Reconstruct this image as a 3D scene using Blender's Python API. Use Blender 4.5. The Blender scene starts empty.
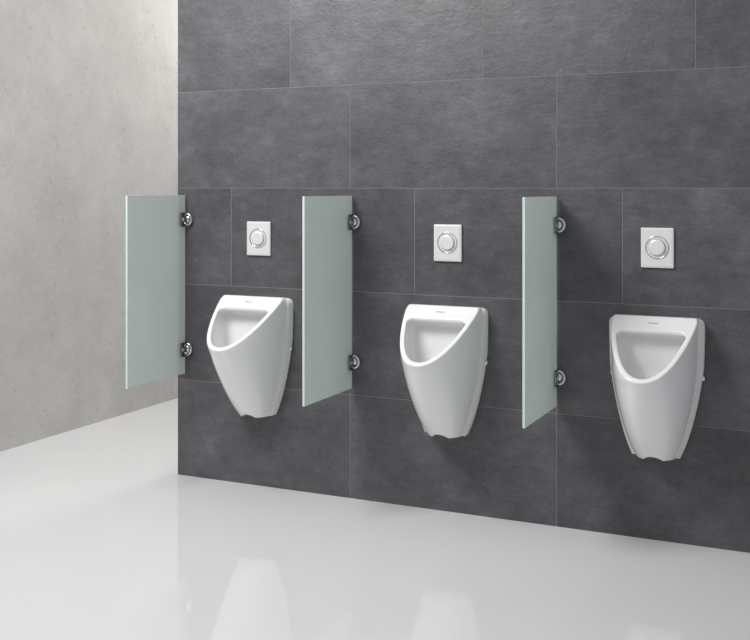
import bpy, bmesh, math
from mathutils import Vector, Matrix
S = bpy.context.scene
S.view_settings.view_transform = 'Standard'
COL = S.collection

# ---------------------------------------------------------------- helpers
def link(o, parent=None):
    COL.objects.link(o)
    if parent: o.parent = parent
    return o
def empty(name, loc, parent=None):
    e = bpy.data.objects.new(name, None); e.empty_display_size = .1
    e.location = loc
    return link(e, parent)
def obj_from_bm(name, bm, mats, smooth=True, parent=None):
    me = bpy.data.meshes.new(name); bm.normal_update(); bm.to_mesh(me); bm.free()
    for m in (mats if isinstance(mats, (list, tuple)) else [mats]): me.materials.append(m)
    if smooth:
        for p in me.polygons: p.use_smooth = True
    return link(bpy.data.objects.new(name, me), parent)
def add_box(bm, lo, hi, bev=0, seg=2, mat=0):
    c = [(a+b)/2 for a, b in zip(lo, hi)]; s = [b-a for a, b in zip(lo, hi)]
    t = bmesh.new()
    bmesh.ops.create_cube(t, size=1, matrix=Matrix.Translation(c) @ Matrix.Diagonal((*s, 1)))
    if bev: bmesh.ops.bevel(t, geom=t.edges[:], offset=bev, segments=seg, affect='EDGES', profile=.5)
    for f in t.faces: f.material_index = mat
    m = bpy.data.meshes.new('t'); t.to_mesh(m); t.free(); bm.from_mesh(m); bpy.data.meshes.remove(m)
def lathe_y(bm, prof, cx, cz, n=48, closed=False):
    """revolve profile [(radius, y)] about axis parallel to y; radius 0 = pole"""
    rings = []
    for r, y in prof:
        if r <= 1e-9: rings.append([bm.verts.new((cx, y, cz))]); continue
        rings.append([bm.verts.new((cx+r*math.cos(2*math.pi*i/n), y, cz+r*math.sin(2*math.pi*i/n))) for i in range(n)])
    pairs = list(zip(rings, rings[1:]))
    if closed: pairs.append((rings[-1], rings[0]))
    for A, B in pairs:
        m = max(len(A), len(B))
        for i in range(m):
            j = (i+1) % m
            if len(A) == 1: bm.faces.new((A[0], B[j], B[i]))
            elif len(B) == 1: bm.faces.new((A[i], A[j], B[0]))
            else: bm.faces.new((A[i], A[j], B[j], B[i]))
    bmesh.ops.recalc_face_normals(bm, faces=bm.faces[:])

# ---------------------------------------------------------------- materials
def mat(name):
    m = bpy.data.materials.new(name); m.use_nodes = True
    nt = m.node_tree; return m, nt, nt.nodes['Principled BSDF']
def N(nt, t, **kw):
    n = nt.nodes.new(t)
    for k, v in kw.items(): setattr(n, k, v)
    return n
def noise(nt, vec, scale, detail=5, rough=.6, stretch=None):
    if stretch:
        mp = N(nt, 'ShaderNodeMapping'); mp.inputs['Scale'].default_value = stretch
        nt.links.new(vec, mp.inputs['Vector']); vec = mp.outputs[0]
    n = N(nt, 'ShaderNodeTexNoise'); n.inputs['Scale'].default_value = scale
    n.inputs['Detail'].default_value = detail; n.inputs['Roughness'].default_value = rough
    nt.links.new(vec, n.inputs['Vector']); return n.outputs[0]
def ramp(nt, fac, stops):
    r = N(nt, 'ShaderNodeValToRGB'); e = r.color_ramp.elements
    e[0].position, e[0].color = stops[0][0], (*stops[0][1], 1)
    e[1].position, e[1].color = stops[-1][0], (*stops[-1][1], 1)
    for p, c in stops[1:-1]:
        q = e.new(p); q.color = (*c, 1)
    nt.links.new(fac, r.inputs[0]); return r.outputs[0]
def mixc(nt, a, b, fac, mode='MIX'):
    m = N(nt, 'ShaderNodeMix', data_type='RGBA', blend_type=mode)
    if isinstance(fac, float): m.inputs[0].default_value = fac
    else: nt.links.new(fac, m.inputs[0])
    nt.links.new(a, m.inputs[6]); nt.links.new(b, m.inputs[7]); return m.outputs[2]
def bump(nt, b, h, strength, dist):
    n = N(nt, 'ShaderNodeBump'); n.inputs['Strength'].default_value = strength
    n.inputs['Distance'].default_value = dist
    nt.links.new(h, n.inputs['Height']); nt.links.new(n.outputs[0], b.inputs['Normal'])

g = lambda v: (v, v, v)
TILE, nt, b = mat('dark_cement_tile')
tc = N(nt, 'ShaderNodeTexCoord').outputs['Object']
geo = N(nt, 'ShaderNodeNewGeometry')
off = N(nt, 'ShaderNodeVectorMath', operation='MULTIPLY_ADD')
cmb = N(nt, 'ShaderNodeCombineXYZ')
for i in range(3): nt.links.new(geo.outputs['Random Per Island'], cmb.inputs[i])
off.inputs[1].default_value = (17, 5, 9)
nt.links.new(cmb.outputs[0], off.inputs[0]); nt.links.new(tc, off.inputs[2])
v = off.outputs[0]
n1 = noise(nt, v, 2.8, 8, .70)
n2 = noise(nt, v, 17, 8, .80, (.65, 1, 1.3))
n3 = noise(nt, v, 130, 4, .65, (.5, 1, 1.1))
n4 = noise(nt, v, 7, 8, .75)
c1 = ramp(nt, n1, [(.30, (.056, .055, .062)), (.50, (.082, .080, .089)), (.72, (.124, .121, .133))])
c2 = ramp(nt, n2, [(.25, g(.66)), (.75, g(1.32))])
c3 = ramp(nt, n3, [(.25, g(.84)), (.75, g(1.16))])
cr = ramp(nt, geo.outputs['Random Per Island'], [(0, g(.93)), (1, g(1.07))])
c = mixc(nt, c1, c2, 1.0, 'MULTIPLY'); c = mixc(nt, c, c3, 1.0, 'MULTIPLY'); c = mixc(nt, c, cr, 1.0, 'MULTIPLY')
nt.links.new(c, b.inputs['Base Color'])
rr = ramp(nt, n4, [(.3, g(.33)), (.7, g(.52))]); nt.links.new(rr, b.inputs['Roughness'])
b.inputs['Specular IOR Level'].default_value = .5
hs = N(nt, 'ShaderNodeMath', operation='ADD'); nt.links.new(n2, hs.inputs[0]); nt.links.new(n4, hs.inputs[1])
bump(nt, b, hs.outputs[0], .48, .0055)

GROUT, nt, b = mat('grey_grout')
b.inputs['Base Color'].default_value = (.225, .224, .228, 1); b.inputs['Roughness'].default_value = .9

CONC, nt, b = mat('pale_concrete')
tc = N(nt, 'ShaderNodeTexCoord').outputs['Object']
n1 = noise(nt, tc, 1.1, 7, .62); n2 = noise(nt, tc, 34, 4, .7); n3 = noise(nt, tc, 6, 7, .72)
vo = N(nt, 'ShaderNodeTexVoronoi'); vo.inputs['Scale'].default_value = 15
nt.links.new(tc, vo.inputs['Vector'])
c1 = ramp(nt, n1, [(.3, (.46, .447, .430)), (.7, (.57, .555, .537))])
c2 = ramp(nt, n2, [(.27, g(.82)), (.40, g(1.0)), (.62, g(1.0)), (.75, g(1.10))])
c3 = ramp(nt, n3, [(.3, g(.90)), (.7, g(1.06))])
pit = ramp(nt, vo.outputs['Distance'], [(.06, g(.6)), (.12, g(1.0))])
c = mixc(nt, c1, c2, 1.0, 'MULTIPLY'); c = mixc(nt, c, c3, 1.0, 'MULTIPLY'); c = mixc(nt, c, pit, .7, 'MULTIPLY')
nt.links.new(c, b.inputs['Base Color']); b.inputs['Roughness'].default_value = .85
bump(nt, b, n2, .5, .005)

FLOOR, nt, b = mat('polished_white_floor')
tc = N(nt, 'ShaderNodeTexCoord').outputs['Object']
c1 = ramp(nt, noise(nt, tc, .8, 3), [(.3, (.745, .748, .757)), (.7, (.785, .787, .793))])
nt.links.new(c1, b.inputs['Base Color'])
b.inputs['Roughness'].default_value = .03; b.inputs['IOR'].default_value = 1.7

CER, nt, b = mat('white_glazed_ceramic')
b.inputs['Base Color'].default_value = (.86, .86, .855, 1); b.inputs['Roughness'].default_value = .08
b.inputs['Coat Weight'].default_value = .3; b.inputs['Coat Roughness'].default_value = .04

CHR, nt, b = mat('polished_chrome')
b.inputs['Base Color'].default_value = (.62, .63, .65, 1); b.inputs['Metallic'].default_value = 1; b.inputs['Roughness'].default_value = .14
DCHR, nt, b = mat('dark_chrome')
b.inputs['Base Color'].default_value = (.24, .25, .26, 1); b.inputs['Metallic'].default_value = 1; b.inputs['Roughness'].default_value = .18
PLATE, nt, b = mat('satin_silver_plate')
b.inputs['Base Color'].default_value = (.84, .84, .84, 1); b.inputs['Metallic'].default_value = .3; b.inputs['Roughness'].default_value = .25
INK, nt, b = mat('grey_print')
b.inputs['Base Color'].default_value = (.18, .18, .19, 1); b.inputs['Roughness'].default_value = .5

def glass_mat(name, colr, tr):
    m, nt, b = mat(name)
    b.inputs['Base Color'].default_value = (*colr, 1); b.inputs['Roughness'].default_value = .15
    t = N(nt, 'ShaderNodeBsdfTranslucent'); t.inputs[0].default_value = (*[min(1, x*1.25) for x in colr], 1)
    r = N(nt, 'ShaderNodeBsdfRefraction'); r.inputs['Color'].default_value = (*[min(1, x*1.4) for x in colr], 1)
    r.inputs['Roughness'].default_value = .26; r.inputs['IOR'].default_value = 1.12
    m1 = N(nt, 'ShaderNodeMixShader'); m1.inputs[0].default_value = .65
    m2 = N(nt, 'ShaderNodeMixShader'); m2.inputs[0].default_value = tr
    nt.links.new(t.outputs[0], m1.inputs[1]); nt.links.new(r.outputs[0], m1.inputs[2])
    nt.links.new(b.outputs[0], m2.inputs[1]); nt.links.new(m1.outputs[0], m2.inputs[2])
    nt.links.new(m2.outputs[0], nt.nodes['Material Output'].inputs[0])
    return m
GLASS = glass_mat('frosted_green_glass', (.715, .79, .765), .58)
GEDGE = glass_mat('green_glass_edge', (.80, .94, .90), .3)

# ---------------------------------------------------------------- room shell
TH = .45
X1 = 4.2
bm = bmesh.new()
add_box(bm, (0, .0011, 0), (X1, .16, 2.7), mat=1)
J = [[.903, 1.822, 2.72, 3.62], [.903, 1.822, 2.72, 3.62], [.2945, 1.208, 2.084, 2.99, 3.89],
     [.903, 1.822, 2.72, 3.62], [.604, 1.510, 2.358, 3.26], [.30, 1.2, 2.1, 3.0, 3.9]]
gap = .0013
for r in range(6):
    e = [0]+J[r]+[X1]
    for a, c_ in zip(e, e[1:]):
        add_box(bm, (a+(gap if a > 0 else -.002), 0, r*TH+(gap if r else 0)), (c_-gap, .0085, (r+1)*TH-gap), bev=.0006, seg=1)
w = obj_from_bm('wall_back', bm, [TILE, GROUT], smooth=False)
w['kind'] = 'structure'; w['label'] = 'dark grey cement tiled wall behind the urinals'
bm = bmesh.new(); add_box(bm, (-1.24, -6, 0), (-1.078, 6, 3.2))
w = obj_from_bm('wall_left', bm, CONC, smooth=False); w['kind'] = 'structure'; w['label'] = 'pale rough bare concrete wall'
bm = bmesh.new(); add_box(bm, (-1.24, -8, -.1), (6, 6, 0))
w = obj_from_bm('floor', bm, FLOOR, smooth=False); w['kind'] = 'structure'; w['label'] = 'glossy white polished seamless floor'

# ---------------------------------------------------------------- urinal
def hermite(tab, z):
    if z <= tab[0][0]: return list(tab[0][1:])
    if z >= tab[-1][0]: return list(tab[-1][1:])
    for i in range(len(tab)-1):
        if tab[i][0] <= z <= tab[i+1][0]: break
    z0, z1 = tab[i][0], tab[i+1][0]; h = z1-z0; t = (z-z0)/h
    out = []
    for k in range(1, len(tab[0])):
        def sl(j):
            if j <= 0: return (tab[1][k]-tab[0][k])/(tab[1][0]-tab[0][0])
            if j >= len(tab)-1: return (tab[-1][k]-tab[-2][k])/(tab[-1][0]-tab[-2][0])
            return (tab[j+1][k]-tab[j-1][k])/(tab[j+1][0]-tab[j-1][0])
        p0, p1, m0, m1 = tab[i][k], tab[i+1][k], sl(i)*h, sl(i+1)*h
        out.append((2*t**3-3*t*t+1)*p0+(t**3-2*t*t+t)*m0+(-2*t**3+3*t*t)*p1+(t**3-t*t)*m1)
    return out
def linear(tab, z):
    if z <= tab[0][0]: return list(tab[0][1:])
    for A, B in zip(tab, tab[1:]):
        if z <= B[0]:
            t = (z-A[0])/(B[0]-A[0]); return [a+(b_-a)*t for a, b_ in zip(A[1:], B[1:])]
    return list(tab[-1][1:])
def loft(name, rings):
    bm = bmesh.new(); R = [[bm.verts.new(p) for p in r] for r in rings]
    n = len(R[0])
    for A, B in zip(R, R[1:]):
        for i in range(n): bm.faces.new((A[i], A[(i+1) % n], B[(i+1) % n], B[i]))
    bm.faces.new(R[0][::-1]); bm.faces.new(R[-1])
    bmesh.ops.recalc_face_normals(bm, faces=bm.faces[:])
    return obj_from_bm(name, bm, CER, smooth=False)
pw = lambda v, e: math.copysign(abs(v)**e, v)
ZB = .328
# z, half width at wall, projection, exponent a (x), exponent b (y)
BODY = [(ZB, .078, .102, 2.3, 2.2), (.37, .096, .139, 2.3, 2.2), (.42, .113, .182, 2.25, 2.15), (.50, .134, .243, 2.15, 1.98),
        (.58, .150, .298, 2.1, 1.80), (.63, .158, .329, 2.05, 1.68), (.67, .163, .354, 2.05, 1.58), (.75, .166, .369, 2.05, 1.53),
        (.83, .167, .376, 2.05, 1.52), (.852, .165, .376, 2.05, 1.52), (.864, .157, .376, 2.05, 1.52)]
rings = []
NZ = 80
for i in range(NZ+1):
    z = ZB+(.864-ZB)*i/NZ
    W, P, a_, b_ = hermite(BODY, z)
    rings.append([(W*pw(math.cos(math.pi*j/96), 2/a_), -P*pw(math.sin(math.pi*j/96), 2/b_), z) for j in range(97)])
body = loft('b', rings)
# z, back y, side/front wall thickness, scale
CAV = [(.505, .15, .03, .30), (.512, .14, .03, .50), (.525, .125, .03, .68), (.545, .11, .029, .82), (.575, .095, .027, .93),
       (.61, .085, .025, .99), (.66, .074, .023, 1), (.782, .072, .021, 1), (.792, .095, .021, 1), (.804, .119, .021, 1), (.812, .122, .021, 1), (.95, .122, .021, 1)]
rings = []
for i in range(90):
    z = .505+.445*i/89
    yb, t, q = linear(CAV, z)
    W, P, a_, b_ = hermite(BODY, min(z, .84)); W -= t; P -= t
    rc = .028; y0 = yb+rc; ph0 = math.asin((y0/P)**(b_/2))
    r = []
    for j in range(61):
        ph = ph0+(math.pi-2*ph0)*j/60
        r.append((W*pw(math.cos(ph), 2/a_), P*math.sin(ph)**(2/b_)))
    hx = r[0][0]
    for j in range(1, 9):
        a = math.pi/2*j/8; r.append((-(hx-rc)-rc*math.cos(a), y0-rc*math.sin(a)))
    for j in range(1, 12): r.append(((hx-rc)*(-1+2*j/12), yb))
    for j in range(8):
        a = math.pi/2*(1-j/8); r.append(((hx-rc)+rc*math.cos(a), y0-rc*math.sin(a)))
    rings.append([(x*q, -(yb+(y-yb)*q), z) for x, y in r])
cav = loft('c', rings)
pA, pB = Vector((0, -.362, .653)), Vector((0, -.060, .863))
ang = math.atan2(pB.z-pA.z, pB.y-pA.y)
bm = bmesh.new()
bmesh.ops.create_cube(bm, size=1, matrix=Matrix.Translation((pA+pB)/2) @ Matrix.Rotation(ang, 4, 'X') @ Matrix.Translation((0, 0, .5)) @ Matrix.Diagonal((1, 2, 1, 1)))
cut = obj_from_bm('k', bm, CER)
bm = bmesh.new(); add_box(bm, (-.5, -.034, 0), (.5, .5, 1.5)); backcut = obj_from_bm('q', bm, CER)
bm = bmesh.new()
lathe_y(bm, [(0, .05), (.038, .05), (.038, -.3), (0, -.3)], 0, ZB-.014, 32)
for v_ in bm.verts: v_.co.z = ZB-.014+(v_.co.z-ZB+.014)*.8
notch = obj_from_bm('n', bm, CER)
for t in (cut, cav, notch, backcut):
    m = body.modifiers.new('x', 'BOOLEAN'); m.operation = 'DIFFERENCE'; m.object = t; m.solver = 'EXACT'
m = body.modifiers.new('r', 'REMESH'); m.mode = 'VOXEL'; m.voxel_size = .0028; m.use_smooth_shade = True
m = body.modifiers.new('s', 'SMOOTH'); m.factor = .5; m.iterations = 11
bpy.context.view_layer.update()
dg = bpy.context.evaluated_depsgraph_get()
basin_me = bpy.data.meshes.new_from_object(body.evaluated_get(dg)); basin_me.name = 'basin'
for p in basin_me.polygons: p.use_smooth = True
if not basin_me.materials: basin_me.materials.append(CER)
for o in (body, cav, cut, notch, backcut): bpy.data.objects.remove(o)

UX = [.4455, 1.361, 2.218]
U0 = empty('urinal', (UX[0], 0, ZB))
basin = link(bpy.data.objects.new('basin', basin_me), U0); basin.location = (0, 0, -ZB)
pts = []
for i in range(81):
    z = ZB+.003+(.858-ZB-.003)*i/80
    W = hermite(BODY, z)[0]
    if z > .83: W = min(W, .167-.026*(1-math.sqrt(max(0, 1-((z-.83)/.0285)**2))))
    pts.append((W, z))
outl = pts+[(-x, z) for x, z in reversed(pts)]
bm = bmesh.new()
prev = None
for y, k in ((.002, .009), (-.004, .009), (-.024, .005), (-.030, .002), (-.0320, -.003), (-.038, -.010)):
    R = [bm.verts.new((x+math.copysign(k, x), y, z)) for x, z in outl]
    n = len(R)
    if prev:
        for i in range(n): bm.faces.new((prev[i], prev[(i+1) % n], R[(i+1) % n], R[i]))
    else: bm.faces.new(R[::-1])
    prev = R
bm.faces.new(prev); bmesh.ops.recalc_face_normals(bm, faces=bm.faces[:])
bk = obj_from_bm('back_panel', bm, CER, smooth=True, parent=U0); bk.location = (0, 0, -ZB)
for sx in (-1, 1):
    bm = bmesh.new()
    lathe_y(bm, [(0, .008), (.007, .008), (.009, .005), (.009, -.006), (0, -.006)], 0, 0, 24)
    c_ = obj_from_bm('screw_cap', bm, CER, parent=U0)
    c_.rotation_euler = (0, 0, -sx*math.pi/2); c_.location = (sx*.168, -.016, .635-ZB)
    c_['label'] = 'small round white fixing cap'
em_z = .842
tt = (em_z-pA.z)/(pB.z-pA.z); pe = pA.lerp(pB, tt)
bm = bmesh.new()
for i, (a, b_) in enumerate([(-.017, -.011), (-.009, -.004), (-.002, .004), (.006, .010), (.012, .017)]):
    add_box(bm, (a, -.0022, -.0004), (b_, .0022, .0006))
e = obj_from_bm('emblem', bm, INK, smooth=False, parent=U0)
e.rotation_euler = (ang, 0, 0); e.location = (0, pe.y, pe.z-ZB)
e['label'] = 'tiny grey printed maker mark'

def dup(root, newloc):
    r = root.copy(); r.location = newloc; COL.objects.link(r)
    for ch in list(root.children):
        k = ch.copy(); k.parent = r; COL.objects.link(k)
        for g2 in list(ch.children):
            q = g2.copy(); q.parent = k; COL.objects.link(q)
    return r
U0['category'] = 'urinal'; U0['group'] = 'row of wall urinals'
U0['label'] = 'white ceramic wall-hung urinal with sloping open rim'
for x in UX[1:]: dup(U0, (x, 0, ZB))

# ---------------------------------------------------------------- flush plate
F0 = empty('flush_plate', (.4455, 0, 1.121))
bm = bmesh.new()
add_box(bm, (-.062, -.011, -.077), (.062, .001, .077), bev=.0045, seg=3)
add_box(bm, (-.0555, -.0122, -.0705), (.0555, -.0105, .0705), bev=.0008, seg=1)
pl = obj_from_bm('cover_plate', bm, PLATE, smooth=False, parent=F0)
bm = bmesh.new()
lathe_y(bm, [(.0440, -.0115), (.0440, -.0150), (.0427, -.0160), (.0412, -.0150), (.040, -.0115)], 0, .002, 64)
rg = obj_from_bm('ring', bm, CHR, parent=F0); rg['label'] = 'chrome ring around the button'
bm = bmesh.new()
lathe_y(bm, [(.031, -.0115), (.031, -.018), (.029, -.0205), (.025, -.0215), (.012, -.0208), (0, -.0205)], 0, .002, 64)
bt = obj_from_bm('button', bm, PLATE, parent=F0); bt['label'] = 'round silver flush button'
bm = bmesh.new()
lathe_y(bm, [(.0328, -.0120), (.0328, -.0127), (.0305, -.0127)], 0, .002, 64)
obj_from_bm('button_gap', bm, INK, parent=F0)
F0['category'] = 'flush plate'; F0['group'] = 'flush plates above the urinals'
F0['label'] = 'rectangular silver flush plate with round push button'
for x in (1.361, 2.218): dup(F0, (x, 0, 1.121))

# ---------------------------------------------------------------- glass screens
G0 = empty('glass_privacy_screen', (.046, 0, .482))
bm = bmesh.new()
add_box(bm, (-.005, -.442, 0), (.005, -.016, .835), bev=.001, seg=2)
bm.normal_update()
for f in bm.faces:
    if abs(f.normal.x) < .9: f.material_index = 1
gp = obj_from_bm('glass_panel', bm, [GLASS, GEDGE], smooth=False, parent=G0)
gp['label'] = 'pale green frosted glass panel'
for z in (1.203-.482, .597-.482):
    cl = empty('wall_clamp', (0, 0, z), G0)
    bm = bmesh.new()
    lathe_y(bm, [(0, .001), (.020, .001), (.020, -.008), (.017, -.013), (.008, -.016), (0, -.017)], .008, 0, 40)
    obj_from_bm('mounting_disc', bm, CHR, parent=cl)
    bm = bmesh.new()
    lathe_y(bm, [(.0255+.0075*math.cos(t*math.pi/6), -.010-.010*math.sin(t*math.pi/6)) for t in range(12)], .010, 0, 48, closed=True)
    obj_from_bm('ring', bm, CHR, parent=cl)
    bm = bmesh.new()
    for s in (-1, 1):
        lo, hi = sorted((s*.0052, s*.0140))
        add_box(bm, (lo, -.058, -.033), (hi, -.006, .033), bev=.0035, seg=3)
    obj_from_bm('jaw', bm, DCHR, parent=cl)
    bm = bmesh.new()
    lathe_y(bm, [(0, -.0035), (.008, -.0035), (.010, -.002), (.010, 0), (0, 0)], 0, 0, 20)
    sc = obj_from_bm('screw', bm, CHR, parent=cl); sc.rotation_euler = (0, 0, math.pi/2); sc.location = (.0137, -.042, 0)
G0['category'] = 'partition'; G0['group'] = 'glass screens between urinals'
G0['label'] = 'frosted glass privacy screen fixed by chrome wall clamps'
for x in (.916, 1.822): dup(G0, (x, 0, .482))

# ---------------------------------------------------------------- light
wd = bpy.data.worlds.new('World'); S.world = wd; wd.use_nodes = True
wd.node_tree.nodes['Background'].inputs[0].default_value = (.95, .97, 1, 1)
wd.node_tree.nodes['Background'].inputs[1].default_value = .48
def area(name, loc, target, size, sizey, power, col=(1, 1, 1)):
    l = bpy.data.lights.new(name, 'AREA'); l.shape = 'RECTANGLE'; l.size = size; l.size_y = sizey; l.energy = power; l.color = col
    o = bpy.data.objects.new(name, l); o.location = loc
    o.rotation_euler = (Vector(target)-Vector(loc)).to_track_quat('-Z', 'Y').to_euler()
    COL.objects.link(o)
area('softbox_light', (.1, -2.1, 3.4), (1.4, 0, 1.3), 1.3, 1.0, 108, (1, .985, .97))
area('corridor_light', (.2, 2.2, 3.0), (-1.1, 1.0, 2.0), .8, .8, 36, (1, .97, .93))

cam = bpy.data.cameras.new('Camera'); co = bpy.data.objects.new('Camera', cam); COL.objects.link(co)
co.location = (2.9565, -4.149, 1.35); co.rotation_euler = (math.radians(90), 0, math.radians(24.98))
cam.sensor_width = 36; cam.lens = 1063/750*36; cam.shift_y = -132/750
S.camera = co
